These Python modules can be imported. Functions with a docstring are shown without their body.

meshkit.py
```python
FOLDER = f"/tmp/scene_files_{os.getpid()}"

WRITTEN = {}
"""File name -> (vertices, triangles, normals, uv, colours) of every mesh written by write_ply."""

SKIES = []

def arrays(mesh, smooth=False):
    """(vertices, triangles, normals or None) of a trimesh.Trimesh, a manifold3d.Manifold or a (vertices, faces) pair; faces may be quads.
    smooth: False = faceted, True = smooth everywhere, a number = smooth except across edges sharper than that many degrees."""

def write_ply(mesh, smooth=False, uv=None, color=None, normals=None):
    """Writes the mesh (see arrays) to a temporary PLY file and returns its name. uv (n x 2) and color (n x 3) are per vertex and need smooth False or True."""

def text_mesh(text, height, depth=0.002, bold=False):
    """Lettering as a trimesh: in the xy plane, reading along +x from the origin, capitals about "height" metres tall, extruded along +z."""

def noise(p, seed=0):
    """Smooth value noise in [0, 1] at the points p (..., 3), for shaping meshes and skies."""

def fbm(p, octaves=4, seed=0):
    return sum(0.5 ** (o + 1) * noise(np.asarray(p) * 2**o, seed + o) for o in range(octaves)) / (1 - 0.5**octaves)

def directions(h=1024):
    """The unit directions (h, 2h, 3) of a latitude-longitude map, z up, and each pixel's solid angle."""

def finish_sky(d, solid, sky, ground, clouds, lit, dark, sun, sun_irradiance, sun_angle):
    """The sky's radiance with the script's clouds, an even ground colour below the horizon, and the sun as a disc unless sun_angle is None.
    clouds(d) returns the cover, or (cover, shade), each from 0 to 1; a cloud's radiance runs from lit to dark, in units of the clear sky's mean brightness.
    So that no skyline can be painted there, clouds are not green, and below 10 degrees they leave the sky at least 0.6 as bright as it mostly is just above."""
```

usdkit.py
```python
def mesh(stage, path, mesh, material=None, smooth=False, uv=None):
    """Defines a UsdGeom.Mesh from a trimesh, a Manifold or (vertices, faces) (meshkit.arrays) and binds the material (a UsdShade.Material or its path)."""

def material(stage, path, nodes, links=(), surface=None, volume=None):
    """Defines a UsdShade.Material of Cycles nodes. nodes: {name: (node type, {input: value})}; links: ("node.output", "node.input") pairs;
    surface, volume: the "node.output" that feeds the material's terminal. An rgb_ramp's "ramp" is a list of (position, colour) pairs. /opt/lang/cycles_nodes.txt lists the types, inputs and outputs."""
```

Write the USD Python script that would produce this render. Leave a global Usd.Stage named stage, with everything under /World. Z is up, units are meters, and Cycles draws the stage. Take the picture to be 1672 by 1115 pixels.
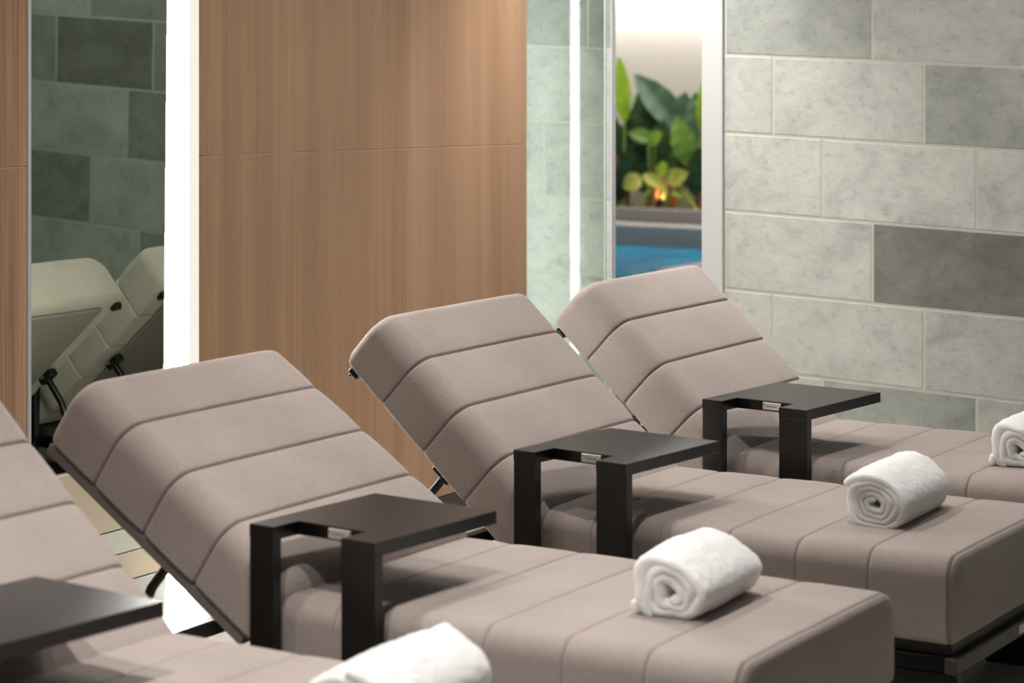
import math, random
import numpy as np
import trimesh
import usdkit, meshkit
from shapely.geometry import Polygon
from pxr import Usd, UsdGeom, UsdLux, UsdShade, Gf, Sdf

stage = Usd.Stage.CreateInMemory()
UsdGeom.SetStageUpAxis(stage, 'Z')
UsdGeom.SetStageMetersPerUnit(stage, 1.0)
UsdGeom.Xform.Define(stage, '/World')
UsdGeom.Scope.Define(stage, '/World/Looks')
PI = math.pi

# ------------------------------------------------------------------ camera (x along the loungers head to foot, y across the row away from the lens)
EXPOSURE = 0.0
cam = UsdGeom.Camera.Define(stage, '/World/camera')
cam.AddTranslateOp().Set(Gf.Vec3d(3.2185, -7.3655, 1.5493))
cam.AddRotateXYZOp().Set(Gf.Vec3f(90.0, 0.0, math.degrees(0.5522)))
cam.CreateHorizontalApertureAttr(36.0)
cam.CreateVerticalApertureAttr(36.0 * 1115 / 1672)
cam.CreateFocalLengthAttr(3920.1 / 1672 * 36.0)
cam.CreateVerticalApertureOffsetAttr(-(557.5 - 57.44) / 1672 * 36.0)
cam.CreateClippingRangeAttr(Gf.Vec2f(0.1, 100.0))
cam.CreateFStopAttr(3.5)
cam.CreateFocusDistanceAttr(6.6)
cam.CreateExposureAttr(EXPOSURE)

# ------------------------------------------------------------------ light: unseen ceiling downlights, placed to light the loungers and walls
CEIL = 2.75
KEY, WASH, CORNER = 24.0, 16.5, 55.0
NEUTRAL = (1.0, 0.955, 0.905)
# (x, y, power, lamp radius, shade radius, shade depth below the lamp, where)
lights = [
    (0.98, -2.60, KEY, 0.018, 0.055, 0.072, 'between the third and the farthest lounger'),
    (0.98, -4.30, KEY * 1.3, 0.018, 0.055, 0.085, 'between the nearest and the second lounger'),
    (0.98, -5.15, KEY * 1.75, 0.018, 0.060, 0.060, 'in front of the nearest lounger'),
    (-0.25, -1.00, WASH, 0.030, 0.055, 0.055, 'by the walnut panel over the farthest lounger'),
    (-0.25, -2.05, WASH, 0.030, 0.055, 0.055, 'by the walnut panel over the third lounger'),
    (-0.25, -3.10, WASH * 0.7, 0.030, 0.055, 0.055, 'by the mirror over the second lounger'),
    (-0.25, -4.15, WASH, 0.030, 0.055, 0.055, 'by the ribbed panel over the nearest lounger'),
    (-0.60, -0.42, CORNER, 0.022, 0.046, 0.085, 'in the corner by the stone wall opening'),
    (0.45, -0.75, CORNER * 0.06, 0.030, 0.055, 0.050, 'close to the stone wall behind the farthest lounger'),
    (1.35, -0.70, CORNER * 0.26, 0.030, 0.055, 0.055, 'close to the stone wall right of the picture'),  # added to brighten the part of the wall that the mirror shows
]
for n, (x, y, power, r, R, h, where) in enumerate(lights):
    l = UsdLux.DiskLight.Define(stage, f'/World/downlight_lamp_{n:03d}' if n else '/World/downlight_lamp')
    l.AddTranslateOp().Set(Gf.Vec3d(x, y, CEIL - 0.05))
    l.CreateRadiusAttr(r)
    l.CreateIntensityAttr(power / (PI * r * r) / PI)
    l.CreateColorAttr(Gf.Vec3f(*NEUTRAL))

# ------------------------------------------------------------------ helpers
TAKEN = set()
def numbered(path):
    if path not in TAKEN:
        TAKEN.add(path); return path
    k = 1
    while f'{path}_{k:03d}' in TAKEN: k += 1
    TAKEN.add(f'{path}_{k:03d}'); return f'{path}_{k:03d}'

def meta(prim, label=None, cat=None, group=None, kind=None):
    for k, v in (('label', label), ('category', cat), ('group', group), ('kind', kind)):
        if v: prim.SetCustomDataByKey(k, v)
    return prim

def thing(name, label, cat, loc=(0, 0, 0), rotz=0.0, group=None, kind=None):
    x = UsdGeom.Xform.Define(stage, numbered('/World/' + name))
    x.AddTranslateOp().Set(Gf.Vec3d(*map(float, loc)))
    if rotz: x.AddRotateZOp().Set(math.degrees(rotz))
    return meta(x.GetPrim(), label, cat, group, kind)

def obj(name, mesh, mat, parent=None, smooth=False, **kw):
    base = parent.GetPath().pathString if parent else '/World'
    m = usdkit.mesh(stage, numbered(f'{base}/{name}'), mesh, mat, smooth=smooth)
    return meta(m.GetPrim(), **kw)

cat = trimesh.util.concatenate

def chamfer_box(lo, hi, c=0.002):
    lo, hi = np.array(lo, float), np.array(hi, float)
    c = min(c, 0.45 * float((hi - lo).min()))
    pts = []
    for sx in (0, 1):
        for sy in (0, 1):
            for sz in (0, 1):
                p = np.where([sx, sy, sz], hi, lo); q = np.where([sx, sy, sz], hi - c, lo + c)
                pts += [(p[0], q[1], q[2]), (q[0], p[1], q[2]), (q[0], q[1], p[2])]
    return trimesh.convex.convex_hull(np.array(pts))

def hull(pts):
    return trimesh.convex.convex_hull(np.array(pts, float))

def prism(poly, z0, z1, c=0.0015):
    """vertical prism with chamfered rims; poly: shapely polygon in xy."""
    a = trimesh.creation.extrude_polygon(poly, z1 - z0 - 2 * c, engine='earcut'); a.apply_translation((0, 0, z0 + c))
    if c <= 0: return a
    outs = []
    ring = np.array(poly.exterior.coords)[:-1]
    inner = np.array(poly.buffer(-c, join_style=2).exterior.coords)[:-1]
    # order the inset ring like the outer one
    d = np.linalg.norm(inner[:, None] - ring[None], axis=2)
    inner = inner[d.argmin(0)]
    n = len(ring)
    keep = a.face_normals[:, 2]
    a.update_faces(np.abs(keep) < 0.5)
    outs.append(a)
    capf = trimesh.creation.triangulate_polygon(Polygon(inner), engine='earcut')
    for z, zc, up in ((z1 - c, z1, True), (z0 + c, z0, False)):
        v = np.vstack([np.c_[ring, np.full(n, z)], np.c_[inner, np.full(n, zc)]])
        f = []
        ccw = Polygon(ring).exterior.is_ccw
        for i in range(n):
            j = (i + 1) % n
            t = [[i, j, n + j], [i, n + j, n + i]]
            if up != ccw: t = [x[::-1] for x in t]
            f += t
        outs.append(trimesh.Trimesh(v, f, process=False))
        cv = np.c_[capf[0], np.full(len(capf[0]), zc)]; cf = np.array(capf[1])
        nz = np.cross(cv[cf[0][1]] - cv[cf[0][0]], cv[cf[0][2]] - cv[cf[0][0]])[2]
        if (nz > 0) != up: cf = cf[:, ::-1]
        outs.append(trimesh.Trimesh(cv, cf, process=False))
    m = cat(outs); m.merge_vertices(digits_vertex=6)
    return m

def tube(points, r, n=12, closed=False, caps=True):
    P = np.array(points, float); k = len(P)
    T = np.roll(P, -1, 0) - np.roll(P, 1, 0) if closed else np.gradient(P, axis=0)
    T /= np.linalg.norm(T, axis=1)[:, None]
    ref = np.array([0, 0, 1.0]) if abs(T[0][2]) < 0.9 else np.array([1.0, 0, 0])
    V, rr = [], (np.full(k, r) if np.ndim(r) == 0 else np.array(r))
    for i in range(k):
        a = ref - T[i] * (ref @ T[i]); a /= np.linalg.norm(a); ref = a
        b = np.cross(T[i], a)
        th = np.arange(n) * 2 * PI / n
        V.append(P[i] + rr[i] * (np.cos(th)[:, None] * a + np.sin(th)[:, None] * b))
    V = np.vstack(V); F = []
    for i in range(k if closed else k - 1):
        i2 = (i + 1) % k
        for j in range(n):
            j2 = (j + 1) % n
            F += [[i * n + j, i * n + j2, i2 * n + j2], [i * n + j, i2 * n + j2, i2 * n + j]]
    if not closed and caps:
        V = np.vstack([V, P[:1], P[-1:]]); a, b = len(V) - 2, len(V) - 1
        for j in range(n):
            j2 = (j + 1) % n
            F += [[a, j2, j], [b, (k - 1) * n + j, (k - 1) * n + j2]]
    return trimesh.Trimesh(V, F, process=False)

def grid_faces(rows, cols, wrap=False):
    i = np.arange(rows - 1)[:, None]; j = np.arange(cols if wrap else cols - 1)[None]
    j2 = (j + 1) % cols
    a, b, c, d = i * cols + j, i * cols + j2, (i + 1) * cols + j2, (i + 1) * cols + j
    return np.vstack([np.stack([a, b, c], -1).reshape(-1, 3), np.stack([a, c, d], -1).reshape(-1, 3)])

# ------------------------------------------------------------------ materials
def mat(name, nodes, links, surface='p.BSDF', volume=None):
    return usdkit.material(stage, '/World/Looks/' + name, nodes, links, surface=surface, volume=volume)

def plain(name, color, rough=0.5, metallic=0.0, spec=0.5, **kw):
    return mat(name, {'p': ('principled_bsdf', dict(base_color=color, roughness=rough, metallic=metallic, specular_ior_level=spec, **kw))}, [])

def emit(name, color, strength):
    return mat(name, {'e': ('emission', dict(color=color, strength=strength))}, [], surface='e.emission')

M = {}
def fabric(name, a, b):
    return mat(name, {
        'tc': ('texture_coordinate', {}),
        'm1': ('mapping', dict(scale=(300.0, 85.0, 300.0))),
        'n1': ('noise_texture', dict(scale=1.0, detail=3.0, roughness=0.65)),
        'm2': ('mapping', dict(scale=(95.0, 330.0, 220.0))),
        'n2': ('noise_texture', dict(scale=1.0, detail=2.0)),
        'n3': ('noise_texture', dict(scale=5.0, detail=3.0)),
        'mx': ('math', dict(math_type='add')),
        'mx2': ('math', dict(math_type='multiply_add', value2=0.34, value3=0.0)),
        'n3s': ('math', dict(math_type='multiply_add', value2=0.32, value3=0.0)),
        'ad': ('math', dict(math_type='add')),
        'r': ('rgb_ramp', dict(ramp=[(0.25, a), (0.75, b)])),
        'bu': ('bump', dict(strength=0.35, distance=0.0012)),
        'p': ('principled_bsdf', dict(roughness=0.9, specular_ior_level=0.15, sheen_weight=0.25, sheen_roughness=0.5)),
    }, [('tc.object', 'm1.vector'), ('m1.vector', 'n1.vector'), ('tc.object', 'm2.vector'), ('m2.vector', 'n2.vector'), ('tc.object', 'n3.vector'),
        ('n1.fac', 'mx.value1'), ('n2.fac', 'mx.value2'), ('mx.value', 'mx2.value1'), ('n3.fac', 'n3s.value1'), ('mx2.value', 'ad.value1'), ('n3s.value', 'ad.value2'),
        ('ad.value', 'r.fac'), ('r.color', 'p.base_color'), ('mx.value', 'bu.height'), ('bu.normal', 'p.normal')])
M['fabric'] = fabric('taupe_fabric', (0.250, 0.211, 0.192), (0.405, 0.344, 0.316))
M['piping'] = plain('taupe_piping', (0.24, 0.20, 0.18), 0.9, spec=0.1)
M['metal'] = plain('bronze_black_metal', (0.0016, 0.0015, 0.0014), 0.31, spec=0.5, ior=1.5)
M['rail'] = plain('dark_bronze_rail', (0.055, 0.047, 0.042), 0.45, spec=0.5)
M['underside'] = plain('taupe_underside', (0.16, 0.137, 0.125), 0.9)
M['steel'] = plain('brushed_steel', (0.62, 0.60, 0.57), 0.35, metallic=1.0)
M['plate'] = mat('engraved_plate', {
    'tc': ('texture_coordinate', {}),
    'n': ('noise_texture', dict(scale=900.0, detail=2.0)),
    'r': ('rgb_ramp', dict(ramp=[(0.3, (0.52, 0.50, 0.46)), (0.7, (0.78, 0.76, 0.72))])),
    'p': ('principled_bsdf', dict(metallic=0.55, roughness=0.45))},
    [('tc.object', 'n.vector'), ('n.fac', 'r.fac'), ('r.color', 'p.base_color')])
M['etch'] = plain('etched_grey', (0.20, 0.19, 0.18), 0.6)
M['terry'] = mat('white_terry', {
    'tc': ('texture_coordinate', {}),
    'n': ('noise_texture', dict(scale=420.0, detail=3.0, roughness=0.7)),
    'bu': ('bump', dict(strength=0.35, distance=0.0012)),
    'p': ('principled_bsdf', dict(base_color=(0.92, 0.912, 0.906), roughness=0.95, specular_ior_level=0.1, sheen_weight=0.3, subsurface_weight=0.35, subsurface_radius=(1.0, 0.95, 0.9), subsurface_scale=0.02))},
    [('tc.object', 'n.vector'), ('n.fac', 'bu.height'), ('bu.normal', 'p.normal')])

def stone(name, dark, mid, light, vein):
    return mat(name, {
        'g': ('geometry', {}), 'o': ('object_info', {}),
        'off': ('combine_xyz', {}), 'om': ('math', dict(math_type='multiply', value2=37.0)),
        'add': ('vector_math', dict(math_type='add')),
        'mp': ('mapping', dict(scale=(1.0, 1.0, 1.35), rotation=(0.0, 0.35, 0.0))),
        'n': ('noise_texture', dict(scale=5.5, detail=7.0, roughness=0.62, distortion=0.6)),
        'r': ('rgb_ramp', dict(ramp=[(0.26, dark), (0.46, mid), (0.70, light)])),
        'n2': ('noise_texture', dict(scale=26.0, detail=6.0, roughness=0.7)),
        'r2': ('rgb_ramp', dict(ramp=[(0.30, (0.66, 0.66, 0.66)), (0.45, (1.0, 1.0, 1.0)), (0.72, (1.10, 1.10, 1.08))])),
        'mul': ('mix', dict(mix_type='multiply', fac=0.75)),
        'wv': ('noise_texture', dict(scale=2.2, detail=5.0, distortion=2.2)),
        'rv': ('rgb_ramp', dict(ramp=[(0.475, (0, 0, 0)), (0.5, (1, 1, 1)), (0.525, (0, 0, 0))])),
        'vs': ('math', dict(math_type='multiply', value2=0.14)),
        'mv': ('mix', dict(color2=vein)),
        'ob': ('math', dict(math_type='multiply_add', value2=0.22, value3=0.89)),
        'hs': ('hsv', {}),
        'bu': ('bump', dict(strength=0.35, distance=0.004)),
        'p': ('principled_bsdf', dict(roughness=0.62, specular_ior_level=0.3))},
        [('o.random', 'om.value1'), ('om.value', 'off.x'), ('om.value', 'off.z'), ('g.position', 'add.vector1'), ('off.vector', 'add.vector2'), ('add.vector', 'mp.vector'),
         ('mp.vector', 'n.vector'), ('mp.vector', 'n2.vector'), ('mp.vector', 'wv.vector'), ('n.fac', 'r.fac'), ('n2.fac', 'r2.fac'), ('r.color', 'mul.color1'), ('r2.color', 'mul.color2'),
         ('wv.fac', 'rv.fac'), ('rv.color', 'vs.value1'), ('vs.value', 'mv.fac'), ('mul.color', 'mv.color1'), ('mv.color', 'hs.color'), ('o.random', 'ob.value1'), ('ob.value', 'hs.value'),
         ('hs.color', 'p.base_color'), ('n2.fac', 'bu.height'), ('bu.normal', 'p.normal')])
M['stone'] = stone('pale_green_stone', (0.34, 0.37, 0.345), (0.485, 0.51, 0.485), (0.57, 0.595, 0.56), (0.64, 0.65, 0.585))
M['stone_mid'] = stone('mid_green_stone', (0.23, 0.255, 0.24), (0.32, 0.345, 0.325), (0.41, 0.43, 0.405), (0.50, 0.51, 0.45))
M['stone_dark'] = stone('dark_grey_stone', (0.165, 0.170, 0.160), (0.215, 0.220, 0.208), (0.285, 0.290, 0.272), (0.30, 0.30, 0.27))
M['grout'] = plain('pale_grout', (0.55, 0.565, 0.49), 0.85, spec=0.2)

def wood(name, cols, ribs):
    return mat(name, {
        'g': ('geometry', {}),
        'm1': ('mapping', dict(scale=(1.0, 150.0, 0.9))), 'n1': ('noise_texture', dict(scale=1.0, detail=5.0, roughness=0.62)),
        'm2': ('mapping', dict(scale=(1.0, 14.0, 0.35))), 'n2': ('noise_texture', dict(scale=1.0, detail=3.0)),
        'm3': ('mapping', dict(scale=(1.0, 520.0, 3.0))), 'n3': ('noise_texture', dict(scale=1.0, detail=2.0)),
        'a': ('math', dict(math_type='multiply_add', value2=ribs, value3=0.0)),
        'b': ('math', dict(math_type='multiply', value2=0.55)), 'c': ('math', dict(math_type='multiply', value2=0.18)),
        's1': ('math', dict(math_type='add')), 's2': ('math', dict(math_type='add')),
        'r': ('rgb_ramp', dict(ramp=cols)),
        'bu': ('bump', dict(strength=0.3, distance=0.001)),
        'p': ('principled_bsdf', dict(roughness=0.5, specular_ior_level=0.35))},
        [('g.position', 'm1.vector'), ('g.position', 'm2.vector'), ('g.position', 'm3.vector'), ('m1.vector', 'n1.vector'), ('m2.vector', 'n2.vector'), ('m3.vector', 'n3.vector'),
         ('n1.fac', 'a.value1'), ('n2.fac', 'b.value1'), ('n3.fac', 'c.value1'), ('a.value', 's1.value1'), ('b.value', 's1.value2'), ('s1.value', 's2.value1'), ('c.value', 's2.value2'),
         ('s2.value', 'r.fac'), ('r.color', 'p.base_color'), ('n1.fac', 'bu.height'), ('bu.normal', 'p.normal')])
M['wood'] = wood('walnut_veneer', [(0.40, (0.285, 0.166, 0.097)), (0.62, (0.378, 0.229, 0.140)), (0.85, (0.465, 0.304, 0.196))], 0.5)
M['joint'] = plain('pale_wood_joint', (0.50, 0.34, 0.23), 0.6)
M['wood_ribbed'] = wood('ribbed_walnut', [(0.50, (0.215, 0.122, 0.070)), (0.70, (0.37, 0.22, 0.134)), (0.98, (0.57, 0.39, 0.265))], 0.80)
M['plinth_beige'] = plain('plinth_beige', (0.66, 0.56, 0.44), 0.45)
M['plinth_mint'] = plain('plinth_mint', (0.70, 0.74, 0.64), 0.4)
M['plaster'] = plain('warm_plaster', (0.62, 0.56, 0.49), 0.9, spec=0.2)
M['bounce_wall'] = plain('blue_bounce_wall', (0.20, 0.31, 0.39), 0.9, spec=0.2)  # unseen walls, tinted blue to bounce cool light into the shade
M['white'] = plain('white_paint', (0.60, 0.61, 0.62), 0.55, spec=0.3)
M['ceiling'] = plain('ceiling_paint', (0.50, 0.50, 0.50), 0.9, spec=0.1)
M['skirting'] = plain('dark_skirting', (0.03, 0.028, 0.024), 0.5)
M['mirror'] = mat('tinted_mirror', {'g': ('glossy_bsdf', dict(color=(0.385, 0.455, 0.385), roughness=0.0))}, [], surface='g.BSDF')
M['glass'] = mat('green_glass', {
    'f': ('fresnel', dict(IOR=1.30)), 't': ('transparent_bsdf', dict(color=(0.965, 0.988, 0.972))), 'g': ('glossy_bsdf', dict(color=(1, 1, 1), roughness=0.0)), 'm': ('mix_closure', {})},
    [('f.fac', 'm.fac'), ('t.BSDF', 'm.closure1'), ('g.BSDF', 'm.closure2')], surface='m.closure')
M['glass_edge'] = plain('glass_edge', (0.55, 0.72, 0.62), 0.2)
M['led'] = emit('led_white', (1.0, 0.965, 0.90), 40.0)
M['halo'] = emit('unseen_halo_led', (1.0, 0.98, 0.93), 33.0)
M['led_cream'] = emit('led_cream_diffuser', (1.0, 0.94, 0.83), 0.95)
M['led_slim'] = emit('led_slim', (0.97, 1.0, 0.93), 1.1)
M['cove'] = emit('unseen_cove_led', (1.0, 0.96, 0.90), 95.0)

def floor_tile(name, a, b, rough=0.22):
    return mat(name, {
        'g': ('geometry', {}), 'n': ('noise_texture', dict(scale=6.0, detail=6.0, roughness=0.6)),
        'r': ('rgb_ramp', dict(ramp=[(0.3, a), (0.7, b)])),
        'p': ('principled_bsdf', dict(roughness=rough, specular_ior_level=0.5))},
        [('g.position', 'n.vector'), ('n.fac', 'r.fac'), ('r.color', 'p.base_color')])
M['tile_a'] = floor_tile('beige_floor_tile', (0.42, 0.375, 0.33), (0.56, 0.505, 0.45))
M['tile_b'] = floor_tile('mint_floor_tile', (0.46, 0.47, 0.40), (0.60, 0.61, 0.52))
M['tile_far'] = floor_tile('unseen_cool_floor', (0.30, 0.33, 0.34), (0.38, 0.41, 0.42))  # floor out of view, toned cool so its bounced light is less warm
M['tile_c'] = floor_tile('grey_floor_tile', (0.33, 0.32, 0.30), (0.44, 0.43, 0.40))

def leafmat(name, a, b, trans=0.35):
    return mat(name, {
        'tc': ('texture_coordinate', {}), 'n': ('noise_texture', dict(scale=9.0, detail=3.0)),
        'r': ('rgb_ramp', dict(ramp=[(0.3, a), (0.7, b)])),
        'p': ('principled_bsdf', dict(roughness=0.38)), 't': ('translucent_bsdf', {}), 'm': ('mix_closure', dict(fac=trans))},
        [('tc.object', 'n.vector'), ('n.fac', 'r.fac'), ('r.color', 'p.base_color'), ('r.color', 't.color'), ('p.BSDF', 'm.closure1'), ('t.BSDF', 'm.closure2')], surface='m.closure')
M['leaf_dark'] = leafmat('leaf_dark', (0.022, 0.055, 0.016), (0.06, 0.12, 0.03))
M['leaf_mid'] = leafmat('leaf_mid', (0.16, 0.29, 0.04), (0.30, 0.44, 0.08))
M['leaf_blue'] = leafmat('leaf_blue', (0.08, 0.16, 0.085), (0.16, 0.25, 0.14))
M['leaf_lime'] = leafmat('leaf_lime', (0.30, 0.45, 0.03), (0.45, 0.58, 0.06))
M['leaf_yellow'] = leafmat('leaf_yellow', (0.55, 0.55, 0.06), (0.75, 0.70, 0.20))
M['stem_orange'] = plain('stem_orange', (0.72, 0.22, 0.06), 0.5)
M['stem_green'] = plain('stem_green', (0.30, 0.36, 0.08), 0.5)
M['stem_brown'] = plain('stem_brown', (0.22, 0.085, 0.045), 0.7)
M['soil'] = plain('soil', (0.035, 0.024, 0.018), 0.95)
M['coping'] = plain('grey_coping_stone', (0.30, 0.27, 0.25), 0.6)
M['step_stone'] = plain('brown_step_stone', (0.16, 0.125, 0.105), 0.6)
M['basin'] = plain('blue_pool_basin', (0.03, 0.25, 0.45), 0.5)
M['water'] = mat('pool_water', {
    'g': ('geometry', {}), 'mp': ('mapping', dict(scale=(1.0, 1.6, 1.0))), 'n': ('noise_texture', dict(scale=3.2, detail=3.0)),
    'bu': ('bump', dict(strength=0.25, distance=0.05)),
    'r': ('rgb_ramp', dict(ramp=[(0.35, (0.002, 0.15, 0.30)), (0.65, (0.01, 0.30, 0.50))])),
    'p': ('principled_bsdf', dict(roughness=0.03, ior=1.33))},
    [('g.position', 'mp.vector'), ('mp.vector', 'n.vector'), ('n.fac', 'bu.height'), ('bu.normal', 'p.normal'), ('n.fac', 'r.fac'), ('r.color', 'p.base_color')])
M['lamp'] = emit('lamp_glow', (1.0, 0.85, 0.58), 260.0)

# ------------------------------------------------------------------ room shell
XW = -1.05                                   # front plane of the wood wall
S = 'structure'
XR, YN = 6.2, -9.4
obj('ceiling', chamfer_box((-1.4, YN, CEIL), (XR, 0.35, CEIL + 0.1), 0.001), M['ceiling'], kind=S)
obj('wall_right', chamfer_box((XR, YN, 0), (XR + 0.1, 0.35, CEIL), 0.001), M['bounce_wall'], kind=S)
obj('wall_near', chamfer_box((-1.4, YN - 0.1, 0), (XR, YN, CEIL), 0.001), M['bounce_wall'], kind=S)

# floor: stone tiles, grouted
rng = random.Random(4)
fl = obj('floor', chamfer_box((-1.4, YN, -0.12), (XR, 0.0, -0.006), 0.001), M['grout'], kind=S)
TX, TY = 0.60, 0.30
ix = 0
x = -1.05
while x < 3.0:
    y = -5.4 - (0.15 if ix % 2 else 0)
    while y < -0.02:
        m = M[rng.choice(('tile_a', 'tile_a', 'tile_b', 'tile_c'))]
        obj('tile', chamfer_box((x + 0.0015, y + 0.0015, -0.006), (x + TX - 0.0015, min(y + TY, -0.012) - 0.0015, 0.0), 0.001), m, fl)
        y += TY
    x += TX; ix += 1
obj('tile', chamfer_box((3.15, YN, -0.006), (XR, -0.012, 0.0), 0.001), M['tile_far'], fl)
obj('tile', chamfer_box((-1.05, YN, -0.006), (3.149, -5.56, 0.0), 0.001), M['tile_far'], fl)

# stone wall behind the loungers, with the tall opening to the pool
COURSE, TILE_L, GAP = 0.2667, 0.541, 0.010
OPEN0, OPEN1 = -0.91, -0.469
sw = thing('wall_far', 'pale green stone tile wall behind the loungers', None, kind=S)
obj('mortar', cat([chamfer_box((-1.6, 0.0009, 0), (OPEN0, 0.022, CEIL), 0.0005), chamfer_box((OPEN1, 0.0009, 0), (XR, 0.10, CEIL), 0.0005)]), M['grout'], sw)
zc = lambda u, k: 1.4677 - 0.0344 * u - COURSE * k
SPLIT = 0.78                                  # an added movement joint out of view; courses beyond are laid for their mirror image
zb = lambda u, k: 1.566 + 0.03 * (u - 1.37) - 0.281 * k
rt = random.Random(11)
def stone_tile(u0, u1, k, zf, spans, m):
    proud = rt.uniform(0, 0.0005)
    for a, b in spans:
        p, q = max(u0 + GAP / 2, a), min(u1 - GAP / 2, b)
        if q - p < 0.02: continue
        pts = []
        for u in (p, q):
            zt, z0 = zf(u, k) - GAP / 2, zf(u, k + 1) + GAP / 2
            zt, z0 = min(max(zt, 0.0), CEIL), min(max(z0, 0.0), CEIL)
            if zt - z0 < 0.02: break
            s = 1 if u == p else -1
            pts += [(u, 0.02, z0), (u, 0.02, zt), (u, 0.001 - proud, z0), (u, 0.001 - proud, zt), (u + s * 0.0015, -proud, z0 + 0.0015), (u + s * 0.0015, -proud, zt - 0.0015)]
        else:
            obj('tile', hull(pts), M[m], sw)
for k in range(-5, 6):
    for n in range(-4, 3):
        u0 = -0.284 + (k % 3) * 0.1803 + TILE_L * n; mid = u0 + TILE_L / 2
        pick = rt.choice(('stone', 'stone', 'stone', 'stone', 'stone_mid'))
        if k in (0, 1, 3) and -0.6 < mid < 0.3: pick = 'stone'
        if k == 2: pick = 'stone_dark' if abs(mid - 0.35) < 0.1 else 'stone'
        if k == -1: pick = 'stone_mid' if mid < 0.1 else 'stone'
        if k == 0 and mid > 0.4: pick = 'stone_mid'
        stone_tile(u0, u0 + TILE_L, k, zc, ((-1.58, OPEN0), (OPEN1, SPLIT - 0.004)), pick)
start = {-1: 1.395, 0: 1.043, 1: 1.175, 2: 1.371}
for k in range(-5, 7):
    for n in range(-3, 10):
        u0 = start.get(k, 1.1 + (k % 3) * 0.178) + 0.534 * n; mid = u0 + 0.267
        pick = rt.choice(('stone', 'stone', 'stone_mid', 'stone_mid'))
        if k == 0: pick = 'stone_dark' if abs(mid - 1.31) < 0.1 else 'stone_mid'
        if k == 2: pick = 'stone' if mid < 1.37 else 'stone_mid'
        if k == 1: pick = 'stone' if mid > 1.2 else 'stone_mid'
        stone_tile(u0, u0 + 0.534, k, zb, ((SPLIT + 0.004, XR),), pick)
obj('trim_3', chamfer_box((SPLIT - 0.003, -0.001, 0), (SPLIT + 0.003, 0.001, CEIL), 0.0003), M['steel'], kind=S)

# white door frame and reveal of the opening
dj = thing('door_1', 'tall white framed opening in the stone wall to the pool', None, kind=S)
obj('jamb', chamfer_box((-0.549, -0.012, 0), (OPEN1, 0.12, CEIL), 0.002), M['white'], dj)
obj('reveal', chamfer_box((OPEN0 - 0.002, -0.003, 0), (OPEN0 + 0.004, 0.026, CEIL), 0.001), M['white'], dj)
gl = thing('glass_door_leaf', 'pale green tinted glass panel along the stone wall left of the opening', 'glass panel')
obj('glass_pane', chamfer_box((-1.450, -0.040, 0.01), (-0.917, -0.030, 2.7), 0.001), M['glass'], gl)
obj('glass_edge', chamfer_box((-0.917, -0.040, 0.01), (-0.913, -0.030, 2.7), 0.0005), M['glass_edge'], gl)
hl = thing('halo_light', 'unseen vertical light strip on the end of the walnut wall, placed to light the stone', 'light')  # strip out of view, set to light the stone left of the opening
obj('channel', chamfer_box((XW - 0.185, -0.3445, 0.02), (XW - 0.135, -0.340, 2.70), 0.0005), M['white'], hl)
obj('diffuser', chamfer_box((XW - 0.178, -0.3395, 0.03), (XW - 0.149, -0.337, 2.69), 0.0005), M['halo'], hl)

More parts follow.
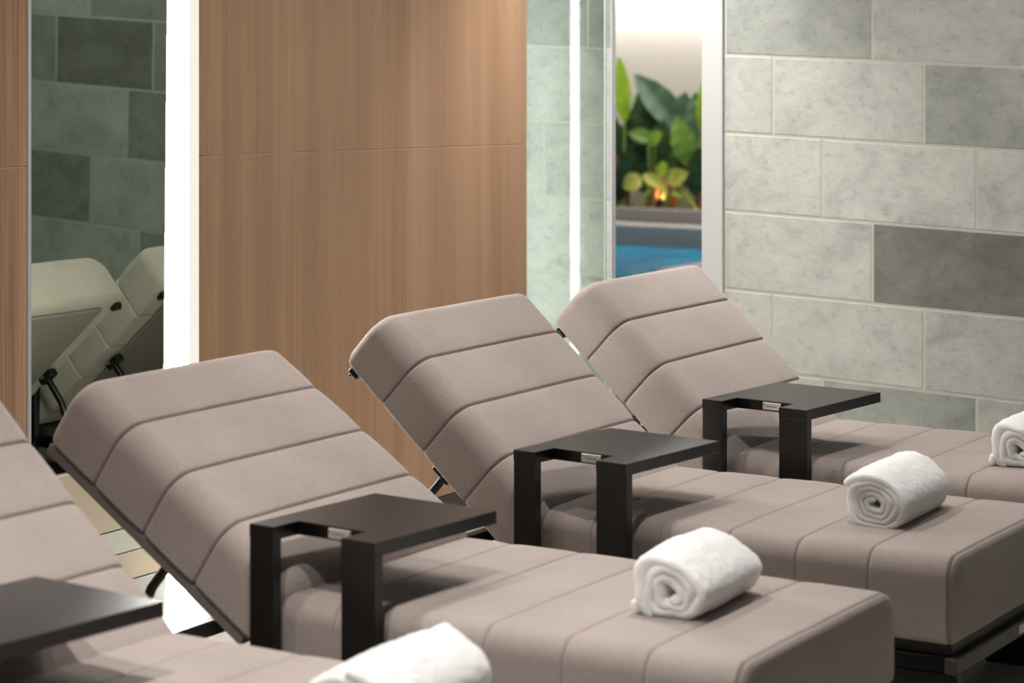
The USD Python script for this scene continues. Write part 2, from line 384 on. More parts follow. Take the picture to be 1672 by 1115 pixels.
# wood wall with mirror and light slot
ww = thing('wall_left', 'walnut veneer panel wall at the head of the loungers', None, kind=S)
obj('backing', cat([chamfer_box((XW - 0.20, YN, 0), (XW - 0.03, -0.345, CEIL), 0.001)]), M['skirting'], ww)
def wood_panel(y0, y1, j0, j1, m):
    for lo, hi in (((0.058, 0.058), (j0 - 0.001, j1 - 0.001)), ((j0 + 0.001, j1 + 0.001), (CEIL, CEIL))):
        pts = []
        for y, zl, zh in ((y0, lo[0], hi[0]), (y1, lo[1], hi[1])):
            for x, c in ((XW - 0.03, 0), (XW - 0.001, 0), (XW, 0.001)):
                pts += [(x, y, zl + c), (x, y, zh - c)]
        obj('wood_panel', hull(pts), m, ww)
    obj('joint_line', chamfer_box((XW - 0.02, y0 + 0.01, min(j0, j1) - 0.001), (XW - 0.0008, y1 - 0.01, min(j0, j1) + 0.0005), 0.0003), M['joint'], ww) if abs(j0 - j1) < 0.01 else \
        obj('joint_line', hull([(x, y, z + d) for y, z in ((y0 + 0.01, j0), (y1 - 0.01, j1)) for x in (XW - 0.02, XW - 0.0008) for d in (-0.001, 0.001)]), M['joint'], ww)
wood_panel(-2.104, -0.342, 1.2117, 1.176, M['wood'])
wood_panel(-4.7, -2.798, 1.225, 1.214, M['wood_ribbed'])
obj('wood_panel', chamfer_box((XW - 0.03, YN, 0.058), (XW, -4.702, CEIL), 0.001), M['wood_ribbed'], ww)
obj('baseboard_left', cat([chamfer_box((XW - 0.03, -2.104, 0), (XW + 0.004, -0.342, 0.055), 0.002), chamfer_box((XW - 0.03, YN, 0), (XW + 0.004, -2.80, 0.055), 0.002)]), M['skirting'], kind=S)
obj('trim_1', chamfer_box((XW - 0.03, -2.797, 0), (XW + 0.003, -2.784, CEIL), 0.001), M['white'], kind=S)
LEAN, TURN = 0.012, 0.018
mp = []
for z in (0.405, CEIL):
    for y in (-2.782, -2.252):
        xf = XW - 0.006 + LEAN * (z - 1.1) + TURN * (y + 2.517)
        mp += [(xf, y, z), (xf - 0.006, y, z)]
obj('mirror_panel', hull(mp), M['mirror'], label='tall dark green tinted mirror panel between the walnut panels', cat='mirror')
for z0, z1, m in ((0.226, 0.403, 'plinth_beige'), (0.160, 0.222, 'plinth_mint'), (0.084, 0.157, 'plinth_beige')):
    obj('plinth_slab', chamfer_box((XW - 0.03, -2.782, z0), (XW - 0.002, -2.252, z1), 0.001), M[m], ww)
ls = thing('light_slot', 'tall bright white light slot between the tinted mirror and the walnut panel', 'light')
obj('diffuser', chamfer_box((XW - 0.03, -2.250, 0.0), (XW - 0.004, -2.143, CEIL), 0.001), M['led'], ls)
obj('cream_edge', chamfer_box((XW - 0.03, -2.143, 0.0), (XW - 0.001, -2.105, CEIL), 0.001), M['led_cream'], ls)
obj('trim_2', chamfer_box((XW - 0.03, -2.783, 0.0), (XW + 0.002, -2.251, 0.080), 0.002), M['white'], kind=S)

# unseen black cylinder shades that hold the lamps and cut their cones
for n, (x, y, power, r, R, h, where) in enumerate(lights):
    sp_ = thing('ceiling_spotlight', 'unseen black ceiling spotlight ' + where, 'spotlight', (x, y, 0), group='unseen black cylinder spotlights on the ceiling')
    sh = trimesh.creation.annulus(r_min=R, r_max=R + 0.004, height=0.049 + h, sections=40); sh.apply_translation((0, 0, CEIL - (0.049 + h) / 2 - 0.001))
    obj('shade', sh, M['metal'], sp_, smooth=40)
    bk = trimesh.creation.cylinder(R - 0.001, 0.03, sections=40); bk.apply_translation((0, 0, CEIL - 0.0165)); obj('lamp_holder', bk, M['metal'], sp_, smooth=40)

# ------------------------------------------------------------------ loungers
def ring_points(W, T, i, rt_, rb, n=9):
    """rounded rectangle in (y, z), counter-clockwise seen from +x, inset by i."""
    y0, y1, z0, z1 = i, W - i, i, T - i
    rt_ = min(rt_, 0.49 * (z1 - z0)); rb = min(rb, 0.49 * (z1 - z0))
    P = []
    def arc(cy, cz, r, a0):
        for t in np.linspace(0, PI / 2, n): P.append((cy + r * math.cos(a0 + t), cz + r * math.sin(a0 + t)))
    def line(a, b, k):
        for t in np.linspace(0, 1, k + 2)[1:-1]: P.append((a[0] + (b[0] - a[0]) * t, a[1] + (b[1] - a[1]) * t))
    arc(y1 - rt_, z1 - rt_, rt_, 0); line((y1 - rt_, z1), (y0 + rt_, z1), 22)
    arc(y0 + rt_, z1 - rt_, rt_, PI / 2); line((y0, z1 - rt_), (y0, z0 + rb), 5)
    arc(y0 + rb, z0 + rb, rb, PI); line((y0 + rb, z0), (y1 - rb, z0), 8)
    arc(y1 - rb, z0 + rb, rb, 1.5 * PI); line((y1, z0 + rb), (y1, z1 - rt_), 5)
    return np.array(P)

def cushion(L, W, T, rt_=0.05, rb=0.014, re0=0.03, re1=0.03, seams=(), depth=0.0052, puff=0.0042, edge_seam=None, seed=0, sink0=0.0):
    st = set(np.round(np.linspace(0, L, int(L / 0.012)), 5))
    for s in list(seams) + ([edge_seam] if edge_seam else []):
        for d in (0, 0.002, 0.004, 0.006, 0.009, 0.013):
            for sg in (-1, 1):
                if 0 < s + sg * d < L: st.add(round(s + sg * d, 5))
    for re, base, sg in ((re0, 0, 1), (re1, L, -1)):
        for t in np.linspace(0, 1, 9): st.add(round(base + sg * re * (1 - math.cos(t * PI / 2)), 5))
    st = np.array(sorted(st))
    keep = [0]
    for k in range(1, len(st)):
        if st[k] - st[keep[-1]] > 0.0007: keep.append(k)
    st = st[keep]
    cuts = [0.0] + sorted(seams) + [L]
    V = []
    for s in st:
        ins = 0.0
        if s < re0: ins += re0 - math.sqrt(max(0, re0 ** 2 - (re0 - s) ** 2))
        if s > L - re1: ins += re1 - math.sqrt(max(0, re1 ** 2 - (re1 - (L - s)) ** 2))
        g = sum(depth * math.exp(-((s - q) / 0.0030) ** 2) for q in seams)
        if edge_seam: g += 0.006 * math.exp(-((s - edge_seam) / 0.003) ** 2)
        a = max(c for c in cuts if c <= s + 1e-9); b = min([c for c in cuts if c > s + 1e-9] or [L])
        t = (s - a) / max(b - a, 1e-6)
        bul = puff * (1 - (2 * t - 1) ** 4)
        P = ring_points(W, T, max(0.0, ins) + g, rt_, rb)
        cen = np.array([W / 2, T * 0.4])
        crown = np.clip(1 - ((P[:, 0] - W / 2) / (W / 2)) ** 4, 0, 1)
        top = np.clip((P[:, 1] - 0.35 * T) / (0.65 * T), 0, 1)
        P[:, 1] += (bul + 0.004 * crown) * top
        P[:, 0] += np.sign(P[:, 0] - W / 2) * bul * 0.7 * np.clip(np.abs(P[:, 0] - W / 2) / (W / 2) * 6 - 5, 0, 1)
        V.append(np.c_[np.full(len(P), s), P])
    n = len(V[0])
    for which, sg in ((0, -1), (-1, 1)):                       # end panels, slightly domed
        base = V[which]
        cz = base[:, 2].mean(); L0, L1 = base[:, 1].min(), base[:, 1].max()
        spine = base.copy(); spine[:, 2] = cz; spine[:, 1] = np.clip(base[:, 1], L0 + 0.06, L1 - 0.06)
        for t in (0.12, 0.3, 0.55, 0.8, 1.0):
            r = base * (1 - t) + spine * t
            r[:, 0] += sg * 0.006 * math.sin(t * PI / 2)
            V = [r] + V if which == 0 else V + [r]
            if which == 0: pass
    V = np.array(V)
    q = V.reshape(-1, 3)
    q = q + 0.0022 * (meshkit.fbm(q * 9 + seed * 7.3, 3, seed)[:, None] - 0.5) * np.array([0, 0.8, 1.0])
    F = grid_faces(len(V), n, wrap=True)[:, ::-1]
    m = trimesh.Trimesh(q, F, process=False)
    if m.volume < 0: m.invert()
    return m

SEAT_Z0, SEAT_T, SEAT_L, SEAT_X, WIDTH = 0.208, 0.190, 1.087, 0.195, 0.72
BACK_L, BACK_T = 0.705, 0.163
BS = 0.1645

def place(mesh, ang, ox, oz):
    """backrest frame (s from the head end down, thickness up) to the lounger's frame."""
    c, s = math.cos(ang), math.sin(ang)
    v = mesh.vertices.copy()
    out = np.empty_like(v)
    out[:, 0] = ox + c * v[:, 0] + s * v[:, 2]
    out[:, 1] = v[:, 1]
    out[:, 2] = oz - s * v[:, 0] + c * v[:, 2]
    m = trimesh.Trimesh(out, mesh.faces, process=False)
    return m

def lounger(x, y, ang, label, seed, board):
    t = thing('sun_lounger', label, 'sun lounger', (x, y, 0), group='padded loungers in a row')
    seat = cushion(SEAT_L, WIDTH, SEAT_T, rt_=0.048, rb=0.012, re0=0.05, re1=0.016, seams=(0.172, 0.350, 0.528, 0.706, 0.884), edge_seam=SEAT_L - 0.014, depth=0.0036, puff=0.0026, seed=seed)
    seat.apply_translation((SEAT_X, 0, SEAT_Z0))
    sc = obj('seat_cushion', seat, M['fabric'], t, smooth=50)
    P = ring_points(WIDTH, SEAT_T, 0.003, 0.048, 0.012)
    pts = np.c_[np.full(len(P), SEAT_X + SEAT_L - 0.0105), P + [0, SEAT_Z0]]
    obj('piping', tube(pts, 0.0032, 6, closed=True), M['piping'], sc, smooth=True)
    # backrest: seam 3 at the lower near edge passes through (0, 0.394)
    S3 = 0.163 + 2 * BS
    ox, oz = 0.0 - math.cos(ang) * S3, 0.394 + math.sin(ang) * S3
    back = cushion(BACK_L, WIDTH, BACK_T, rt_=0.055, rb=0.012, re0=0.030, re1=0.05, seams=(0.163, 0.163 + BS, S3), seed=seed + 5)
    obj('back_cushion', place(back, ang, ox, oz), M['fabric'], t, smooth=50)
    th, ins = (0.026, 0.004) if board else (0.012, 0.075)
    obj('back_board', place(chamfer_box((0.012 if board else 0.05, ins, -th), (BACK_L - 0.05, WIDTH - ins, -0.001), 0.003), ang, ox, oz), M['underside'], t)
    for yy in (() if board else (0.004, WIDTH - 0.030)):                            # small clips that hold the cushion near the head end
        clip = cat([chamfer_box((0.030, yy, -0.016), (0.062, yy + 0.026, -0.001), 0.003), chamfer_box((0.036, yy + 0.004, -0.024), (0.044, yy + 0.022, -0.014), 0.002)])
        obj('clip', place(clip, ang, ox, oz), M['metal'], t)
    # struts from the backrest down to the frame tail
    for yy in (0.06, WIDTH - 0.06):
        a = np.array([ox + math.cos(ang) * (S3 - 0.10) - 0.012 * math.sin(ang), yy, oz - math.sin(ang) * (S3 - 0.10) - 0.012 * math.cos(ang)])
        st_ = obj('support_strut', tube([a, (a[0] - 0.07, yy, a[2] - 0.08), (a[0] - 0.16, yy, 0.165)], 0.011, 12), M['metal'], t, smooth=40)
        br = place(chamfer_box((S3 - 0.135, yy - 0.016, -0.034), (S3 - 0.075, yy + 0.016, -0.010), 0.003), ang, ox, oz)
        obj('bracket', br, M['metal'], st_)
        obj('pivot_pin', tube([(a[0], yy - 0.022, a[2] - 0.006), (a[0], yy + 0.022, a[2] - 0.006)], 0.005, 10), M['steel'], st_, smooth=40)
    # frame
    x1 = SEAT_X + SEAT_L + 0.004
    for y0, y1 in ((0.012, 0.047), (WIDTH - 0.047, WIDTH - 0.012)):
        obj('side_rail', chamfer_box((-0.33, y0, 0.142), (x1 - 0.03, y1, 0.178), 0.002), M['metal'], t)
    obj('end_rail', chamfer_box((x1 - 0.03, 0.006, 0.142), (x1, WIDTH - 0.006, 0.178), 0.003), M['rail'], t)
    obj('end_rail', chamfer_box((-0.36, 0.012, 0.142), (-0.33, WIDTH - 0.012, 0.178), 0.003), M['metal'], t)
    obj('seat_board', chamfer_box((SEAT_X - 0.02, 0.03, 0.178), (x1 - 0.02, WIDTH - 0.03, 0.207), 0.002), M['skirting'], t)
    for yy in (0.008, WIDTH - 0.034):
        for (a0, a1, b0, b1) in ((0.98, x1 - 0.002, 1.10, x1 + 0.028), (-0.30, -0.10, -0.36, -0.24)):
            leg = hull([(px, yy + d, pz) for d in (0, 0.026) for px, pz in ((a0, 0.142), (a1, 0.142), (b0, 0.0), (b1, 0.0))])
            obj('leg', leg, M['metal'], t)
    tag = chamfer_box((x1 - 0.001, 0.40, 0.151), (x1 + 0.0015, 0.455, 0.170), 0.0004)
    obj('metal_tag', tag, M['plate'], t, label='small silver maker plate on the foot rail')
    return t

LW = {1: -4.460, 2: -3.427, 3: -2.374, 4: -1.420}
LU = {1: 0.0, 2: 0.003, 3: 0.0, 4: 0.045}
ANG = {1: 0.735, 2: 0.583, 3: 0.735, 4: 0.750}
LAB = {1: 'taupe padded sun lounger nearest the camera, cut off by the left edge of the picture',
       2: 'taupe padded sun lounger with the lowest reclined back, second from the left',
       3: 'taupe padded sun lounger in front of the walnut panel, third from the left',
       4: 'taupe padded sun lounger farthest back, beside the pale stone wall'}
for i in (1, 2, 3, 4):
    lounger(LU[i], LW[i], ANG[i], LAB[i], i, board=(i == 2))

# ------------------------------------------------------------------ side tables
TA, TB, TZ, TT = 0.330, 0.405, 0.5496, 0.028
def side_table(x, y, rz, label):
    t = thing('side_table', label, 'side table', (x, y, 0), rz, group='black side tables beside the loungers')
    poly = Polygon([(0, 0), (0.064, 0), (0.064, 0.078), (0.244, 0.078), (0.244, 0), (TA, 0), (TA, TB), (0, TB)])
    obj('tabletop', prism(poly, TZ - TT, TZ, 0.0012), M['metal'], t)
    for a, b in ((0.0, 0.064), (0.244, TA)):
        obj('leg', chamfer_box((a, 0.0, 0.010), (b, 0.026, TZ - TT + 0.001), 0.0012), M['metal'], t)
    obj('base_plate', chamfer_box((0, 0.0, 0.0), (TA, TB * 0.9, 0.010), 0.001), M['metal'], t)
    pl = obj('name_plate', chamfer_box((0.148, 0.0735, TZ - TT + 0.004), (0.205, 0.0785, TZ - 0.004), 0.0006), M['plate'], t, label='small silver plate in the cut-out')
    for sx in (0.153, 0.200):
        c = trimesh.creation.cylinder(0.0022, 0.002, sections=14); c.apply_transform(trimesh.transformations.rotation_matrix(PI / 2, (1, 0, 0))); c.apply_translation((sx, 0.0728, TZ - 0.009 if sx < 0.17 else TZ - 0.020))
        obj('screw', c, M['steel'], pl)
    marks = [chamfer_box((0.160 + 0.0042 * q, 0.0730, TZ - 0.0165), (0.1625 + 0.0042 * q, 0.0738, TZ - 0.0115), 0.0002) for q in range(8)]
    obj('engraving', cat(marks), M['etch'], pl)
    return t
side_table(0.104, -4.450, -0.09, 'black metal side table cut off by the left edge of the picture')
side_table(0.182, -3.462, -0.075, 'black metal side table with two legs by the second lounger, in the middle left')
side_table(0.182, -2.430, -0.10, 'black metal side table with two legs by the third lounger, near the centre')
side_table(0.202, -1.472, -0.10, 'black metal side table farthest back, against the stone wall')

# ------------------------------------------------------------------ rolled towels
def spiral(kind, turns, a, b, th, tail):
    """centre line of the rolled cloth in its end plane (x, z), outside last."""
    k = int(90 * turns)
    t = np.linspace(0.35, turns, k)
    r = 0.10 + 0.90 * t / turns
    ph = 2 * PI * t + kind['phase']
    n = kind['sq']
    c, s = np.cos(ph), np.sin(ph)
    sup = (np.abs(c) ** n + np.abs(s) ** n) ** (-1 / n)
    wob = 1 + kind['wob'] * np.sin(2.3 * ph + 1.0) * (1 - 0.6 * t / turns) + 0.03 * np.sin(5 * ph)
    x, z = a * r * sup * c * wob, b * r * sup * s * wob
    z += kind['sag'] * (1 - r)
    w0, w1 = kind['wedge']
    z = -b + (z + b) * (w0 + (w1 - w0) * (x / a + 1) / 2)
    P = np.c_[x, z]
    if tail is not None:
        e = P[-1]; q = np.array(tail)
        for u in np.linspace(0, 1, 14)[1:]:
            P = np.vstack([P, (1 - u) ** 2 * e + 2 * u * (1 - u) * q[0] + u * u * q[1]])
    return P

def towel(x, y, rz, label, kind, L, a, b, th, turns, tail=None, zs=0.398):
    P = spiral(kind, turns, a - th / 2, b - th / 2, th, tail)
    seg = np.r_[0, np.cumsum(np.linalg.norm(np.diff(P, axis=0), axis=1))]
    s = np.linspace(0, seg[-1], int(seg[-1] / 0.0035))
    P = np.c_[np.interp(s, seg, P[:, 0]), np.interp(s, seg, P[:, 1])]
    T = np.gradient(P, axis=0); T /= np.linalg.norm(T, axis=1)[:, None]
    N = np.c_[-T[:, 1], T[:, 0]]
    h = np.full(len(P), th / 2)
    d = np.minimum(s, s[-1] - s); h *= np.sqrt(np.clip(1 - (1 - np.clip(d / (th / 2), 0, 1)) ** 2, 0.02, 1))
    re = th * 0.42
    ys = np.r_[re * (1 - np.cos(np.linspace(0, PI / 2, 6))), np.linspace(re, L - re, 72)[1:-1], L - re * (1 - np.cos(np.linspace(PI / 2, 0, 6)))]
    zmin = (P[:, 1] - h).min()
    V = []
    for v in ys:
        e = min(v, L - v)
        f = math.sqrt(max(0.0, 1 - (1 - min(e / re, 1)) ** 2)) if e < re else 1.0
        f = max(f, 0.12)
        hh = h * f
        ring = np.vstack([P + N * hh[:, None], (P - N * hh[:, None])[::-1]])
        # the layers are never quite flush at the ends
        push = 0.010 * (meshkit.noise(np.c_[ring * 26, np.full(len(ring), 3.0 + kind['seed'])], 3) - 0.5) * (1 - 2 * v / L)
        bulge = 1 + 0.035 * math.sin(PI * v / L)
        V.append(np.c_[ring[:, 0] * bulge, v + push, (ring[:, 1] - zmin) * bulge])
    V = np.array(V); n = V.shape[1]
    q = V.reshape(-1, 3)
    q[:, 2] = np.where(q[:, 2] < 0.012, 0.012 * (0.35 + 0.65 * q[:, 2] / 0.012), q[:, 2])
    dn = meshkit.fbm(q * 70 + kind['seed'], 3, kind['seed']) - 0.5
    big = meshkit.fbm(q * 9 + kind['seed'] + 5, 2, 9) - 0.5
    q[:, 2] += (0.0065 * dn + 0.011 * big) * np.clip(q[:, 2] / 0.03, 0, 1)
    q[:, 0] += 0.004 * (meshkit.fbm(q * 70 + 11 + kind['seed'], 3, 5) - 0.5) + 0.008 * (meshkit.fbm(q * 8 + 3 + kind['seed'], 2, 7) - 0.5)
    F = [grid_faces(len(V), n, wrap=True)]
    m_ = n // 2
    for row, flip in ((0, False), (len(V) - 1, True)):
        i = np.arange(m_ - 1); o = row * n
        f = np.vstack([np.c_[o + i, o + i + 1, o + n - 2 - i], np.c_[o + i, o + n - 2 - i, o + n - 1 - i]])
        F.append(f[:, ::-1] if flip else f)
    m = trimesh.Trimesh(q, np.vstack(F), process=False)
    if m.volume < 0: m.invert()
    m.apply_translation((0, 0, zs - m.vertices[:, 2].min() + 0.002))
    o = obj('towel', m, M['terry'], smooth=60)
    xf = UsdGeom.Xformable(o); xf.AddTranslateOp().Set(Gf.Vec3d(x, y, 0)); xf.AddRotateZOp().Set(math.degrees(rz))
    return meta(o, label, 'towel', 'rolled white towels on the loungers')
FLAT = dict(phase=2.3, sq=3.0, wob=0.13, sag=-0.010, seed=1, wedge=(1.10, 0.62))
ROUND = dict(phase=-1.0, sq=2.4, wob=0.05, sag=0.0, seed=4, wedge=(1.06, 0.82))
towel(0.990, -4.250, 0.06, 'rolled white towel at the bottom edge of the picture, on the nearest lounger', dict(ROUND, seed=8, phase=0.4), 0.32, 0.092, 0.082, 0.0195, 4.2)
towel(1.014, -3.196, 0.05, 'rolled white towel with a loose folded lip on the second lounger', FLAT, 0.295, 0.081, 0.076, 0.0215, 3.3, tail=[(-0.085, -0.02), (-0.072, -0.060)])
towel(1.005, -2.165, 0.05, 'tightly spiralled white towel on the third lounger, upper right of the picture', ROUND, 0.315, 0.082, 0.075, 0.0165, 4.6)
towel(1.030, -1.255, 0.05, 'rolled white towel cut off by the right edge of the picture, on the farthest lounger', dict(FLAT, seed=3), 0.28, 0.078, 0.072, 0.021, 3.3, tail=[(-0.085, -0.02), (-0.072, -0.058)])

# ------------------------------------------------------------------ pool hall beyond the opening
WB = 10.3
obj('wall_pool_back', chamfer_box((-10.0, WB, -0.3), (0.6, WB + 0.1, 3.0), 0.001), M['plaster'], kind=S)
obj('wall_pool_left', chamfer_box((-10.1, 0.1, -0.3), (-10.0, WB, 3.0), 0.001), M['plaster'], kind=S)
obj('wall_pool_right', chamfer_box((0.6, 0.1, -0.3), (0.7, WB, 3.0), 0.001), M['plaster'], kind=S)
obj('wall_pool_near', chamfer_box((-10.0, 0.101, -0.3), (-1.6, 0.2, 3.0), 0.001), M['plaster'], kind=S)
obj('ceiling_pool', chamfer_box((-10.0, 0.1, 3.0), (0.6, WB, 3.1), 0.001), M['ceiling'], kind=S)
obj('floor_pool', chamfer_box((-10.0, 0.0, -0.12), (0.6, 2.4, 0.0), 0.002), M['coping'], kind=S)
sp = thing('swimming_pool', 'blue swimming pool seen through the opening in the stone wall', 'pool')
obj('basin', chamfer_box((-9.9, 2.4, -0.9), (0.5, 9.2, -0.8), 0.002), M['basin'], sp)
obj('water', chamfer_box((-9.98, 2.401, -0.8), (0.58, 9.199, -0.1), 0.001), M['water'], sp)
obj('coping', chamfer_box((-9.98, 9.2, -0.3), (0.58, 9.45, 0.06), 0.01), M['coping'], sp)
obj('step', chamfer_box((-4.31, 6.62, -0.12), (-2.2, 8.6, 0.0), 0.008), M['step_stone'], sp)
pb = thing('planter', 'low grey planter wall along the far pool edge', 'planter')
obj('planter_wall', chamfer_box((-9.9, 9.47, -0.1), (0.5, 9.55, 0.17), 0.006), M['coping'], pb)
obj('soil', chamfer_box((-9.9, 9.551, -0.1), (0.5, WB - 0.01, 0.13), 0.01), M['soil'], pb)
cv = thing('cove_light', 'unseen bright linear light along the top of the wall behind the plants', 'light')  # out of view, placed to light the top of the back wall
obj('lamp_bar', chamfer_box((-9.0, WB - 0.10, 1.93), (0.4, WB - 0.06, 1.96), 0.002), M['cove'], cv)
obj('housing', chamfer_box((-9.0, WB - 0.14, 1.96), (0.4, WB - 0.002, 2.05), 0.002), M['white'], cv)
pl_ = UsdLux.RectLight.Define(stage, '/World/pool_ceiling_lamp')  # unseen area light, placed to light the plants, pool and back wall
pl_.AddTranslateOp().Set(Gf.Vec3d(-5.6, 8.3, 2.97)); pl_.CreateWidthAttr(3.0); pl_.CreateHeightAttr(1.0); pl_.CreateIntensityAttr(9.5); pl_.CreateColorAttr(Gf.Vec3f(*NEUTRAL))

def leaf_mesh(base, tip, width, bend, face, fold=0.25, n=14, m=7):
    """a leaf blade as a thin closed shell: base and tip points, bend sideways out of the line, face the side it looks to."""
    base, tip, face = (np.array(p, float) for p in (base, tip, face))
    ax = tip - base; L = np.linalg.norm(ax); ax /= L
    side = np.cross(ax, face); side /= np.linalg.norm(side)
    nor = np.cross(side, ax)
    V = []
    for i in range(n):
        t = i / (n - 1)
        w = width * 0.5 * (max(math.sin(PI * t ** 0.85), 0.02) ** 0.75)
        for j in range(m):
            s = j / (m - 1) * 2 - 1
            p = base + ax * L * t + nor * (bend * math.sin(PI * t * 0.9) - bend * 0.3 * t) + side * w * s + nor * (fold * w * abs(s) + 0.012 * math.sin(9 * t * PI) * abs(s))
            V.append(p)
    top = np.array(V); F = grid_faces(n, m)
    low = top - nor * 0.0015
    F2 = F[:, ::-1] + len(top)
    edge = [j for j in range(m)] + [i * m + m - 1 for i in range(1, n)] + [(n - 1) * m + j for j in range(m - 2, -1, -1)] + [i * m for i in range(n - 2, 0, -1)]
    E = []
    for a, b in zip(edge, edge[1:] + edge[:1]):
        E += [[a, b, b + len(top)], [a, b + len(top), a + len(top)]]
    return trimesh.Trimesh(np.vstack([top, low]), np.vstack([F, F2, np.array(E)]), process=False)

def plant(name, label, foot, leaves, stems=()):
    t = thing(name, label, 'plant', foot, group='tropical plants by the pool')
    f = np.array(foot)
    for (b, tip, w, bend, m) in leaves:
        face = (0.45, -1.0, 0.25)
        lf = obj('leaf', leaf_mesh(np.array(b) - f, np.array(tip) - f, w, bend, face), M[m], t, smooth=60)
        root = np.array([b[0] * 0.45 + f[0] * 0.55, f[1], f[2] - 0.02])
        q = np.array(b)
        pts = [root * (1 - u) ** 2 + 2 * u * (1 - u) * np.array([root[0], q[1], q[2] * 0.6 + root[2] * 0.4]) + q * u * u for u in np.linspace(0, 1, 7)]
        obj('leaf_stalk', tube(np.array(pts) - f, np.linspace(0.014, 0.007, 7), 7), M['stem_green'], t, smooth=60)
    for (a, b, r, m) in stems:
        obj('stem', tube([np.array(a) - f, (np.array(a) + np.array(b)) / 2 - f + [0.01, 0, 0], np.array(b) - f], [r, r, r * 0.8], 9), M[m], t, smooth=60)
    return t
# picture points on the plane y = Y, worked out once from the lens: x = ax + bx * px ..., kept as metres
def Q(px, py, Y):
    d = 2 * 0
    fwd = (-0.52454, 0.85139); rgt = (0.85139, 0.52454)
    k = (px - 836.0) / 3920.1
    rx, ry = fwd[0] + rgt[0] * k, fwd[1] + rgt[1] * k
    s = (Y + 7.3655) / ry
    return (3.2185 + rx * s, Y, 1.5493 - (py - 57.44) / 3920.1 * s)
G = 0.13
def foot(px, Y): q = Q(px, 340, Y); return (q[0], Y, G)
plant('banana_plant', 'tall plant with one upright lime leaf at the left of the opening', foot(1018, 9.80), [
    (Q(1020, 200, 9.80), Q(1011, 92, 9.78), 0.15, 0.02, 'leaf_lime'),
    (Q(1010, 300, 9.85), Q(1004, 190, 9.8), 0.20, 0.03, 'leaf_dark'),
    (Q(1028, 290, 9.9), Q(1035, 175, 9.9), 0.22, 0.03, 'leaf_dark'),
    (Q(990, 300, 9.8), Q(975, 170, 9.8), 0.22, 0.03, 'leaf_mid'),
    (Q(1010, 330, 9.75), Q(1030, 235, 9.7), 0.16, 0.03, 'leaf_dark')],
    [(Q(1006, 346, 9.8), Q(1004, 250, 9.8), 0.035, 'stem_brown'), (Q(1022, 346, 9.85), Q(1024, 255, 9.85), 0.03, 'stem_brown')])
plant('banana_plant', 'large plant with a broad dark blue green leaf in the middle of the opening', foot(1075, 9.95), [
    (Q(1118, 212, 9.95), Q(1036, 122, 9.9), 0.24, 0.04, 'leaf_blue'),
    (Q(1060, 250, 9.95), Q(1048, 140, 9.95), 0.24, 0.03, 'leaf_dark'),
    (Q(1085, 285, 9.85), Q(1078, 195, 9.85), 0.26, 0.03, 'leaf_dark'),
    (Q(1100, 240, 10.0), Q(1120, 150, 10.0), 0.26, 0.03, 'leaf_blue'),
    (Q(1050, 315, 9.8), Q(1046, 232, 9.8), 0.22, 0.03, 'leaf_dark'),
    (Q(1070, 228, 9.75), Q(1026, 216, 9.7), 0.12, 0.02, 'leaf_mid'),
    (Q(1060, 236, 9.7), Q(1080, 214, 9.7), 0.10, 0.02, 'leaf_lime')],
    [(Q(1060, 346, 9.95), Q(1062, 240, 9.95), 0.03, 'stem_brown'), (Q(1096, 346, 9.95), Q(1098, 260, 9.95), 0.03, 'stem_brown')])
plant('banana_plant', 'plant with an upright mid green paddle leaf at the right of the opening', foot(1130, 9.82), [
    (Q(1128, 272, 9.8), Q(1104, 190, 9.75), 0.21, 0.04, 'leaf_mid'),
    (Q(1140, 250, 9.95), Q(1136, 150, 9.95), 0.22, 0.03, 'leaf_blue'),
    (Q(1145, 215, 9.9), Q(1149, 128, 9.9), 0.10, 0.02, 'leaf_lime'),
    (Q(1135, 320, 9.75), Q(1142, 240, 9.75), 0.20, 0.03, 'leaf_dark'),
    (Q(1112, 310, 9.85), Q(1106, 235, 9.85), 0.22, 0.03, 'leaf_dark'),
    (Q(1165, 300, 9.8), Q(1175, 180, 9.8), 0.22, 0.03, 'leaf_mid')],
    [(Q(1140, 346, 9.85), Q(1139, 250, 9.85), 0.03, 'stem_brown')])
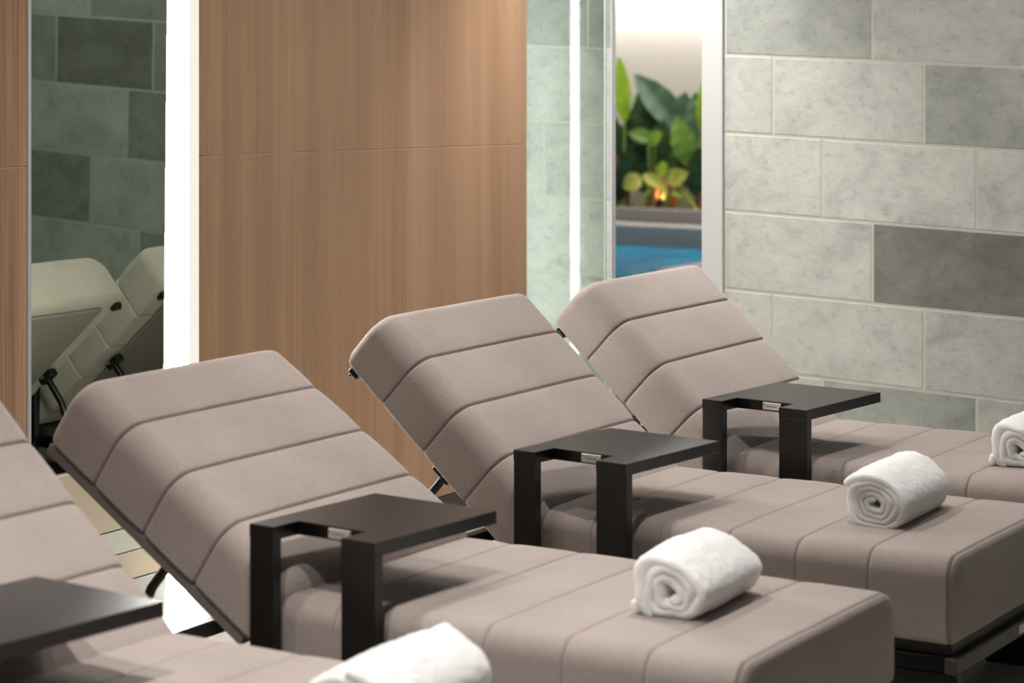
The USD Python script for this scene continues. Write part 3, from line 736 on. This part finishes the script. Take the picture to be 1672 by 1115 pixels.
plant('philodendron', 'low plant with glowing yellow leaves and orange stems in the opening', foot(1082, 9.66), [
    (Q(1050, 290, 9.62), Q(1018, 306, 9.6), 0.15, 0.03, 'leaf_yellow'),
    (Q(1084, 306, 9.62), Q(1050, 284, 9.6), 0.10, 0.02, 'leaf_yellow'),
    (Q(1092, 296, 9.60), Q(1124, 282, 9.58), 0.15, 0.03, 'leaf_yellow'),
    (Q(1078, 290, 9.7), Q(1084, 262, 9.7), 0.10, 0.02, 'leaf_lime'),
    (Q(1100, 310, 9.6), Q(1116, 322, 9.58), 0.08, 0.02, 'leaf_lime')],
    [(Q(1070, 346, 9.64), Q(1072, 300, 9.64), 0.022, 'stem_orange'), (Q(1084, 346, 9.64), Q(1086, 292, 9.64), 0.020, 'stem_orange'),
     (Q(1096, 346, 9.66), Q(1101, 304, 9.66), 0.024, 'stem_orange'), (Q(1036, 344, 9.62), Q(1060, 310, 9.62), 0.013, 'leaf_yellow'),
     (Q(1140, 348, 9.62), Q(1116, 314, 9.62), 0.013, 'leaf_yellow'), (Q(1104, 346, 9.62), Q(1112, 300, 9.62), 0.014, 'leaf_yellow')])
# the planting goes on along the planter, out of the picture
rp = random.Random(21)
for n, (ux, where) in enumerate(((-7.45, 'far left end'), (-6.75, 'left part'), (-4.25, 'right part'), (-3.45, 'right end'), (-2.65, 'far right end'))):
    lv = []
    for q in range(7):
        a = rp.uniform(-0.3, 0.3); h = rp.uniform(0.25, 0.75)
        b = (ux + a * 0.6, 9.85 + rp.uniform(-0.12, 0.15), 0.2 + h * 0.5)
        lv.append((b, (ux + a * 1.5, b[1] - 0.05, b[2] + rp.uniform(0.35, 0.6)), rp.uniform(0.16, 0.26), 0.03, rp.choice(('leaf_dark', 'leaf_mid', 'leaf_blue', 'leaf_dark'))))
    plant('banana_plant', 'broad leaved green plant at the ' + where + ' of the planter', (ux, 9.85, G), lv)
gs = thing('garden_spotlight', 'unseen small warm spotlight placed to light the yellow plant', 'light', (Q(1076, 345, 9.59)[0], 9.59, 0.200))  # lamp itself unseen, placed to light the yellow leaves from below
ball = trimesh.creation.icosphere(2, 0.016); obj('bulb', ball, M['lamp'], gs, smooth=True)
cup = trimesh.creation.annulus(r_min=0.026, r_max=0.030, height=0.062, sections=24); cup.apply_translation((0, 0, 0.0)); obj('body', cup, M['metal'], gs, smooth=40)
base = trimesh.creation.cylinder(0.030, 0.045, sections=24); base.apply_translation((0, 0, -0.054)); obj('base', base, M['metal'], gs, smooth=40)
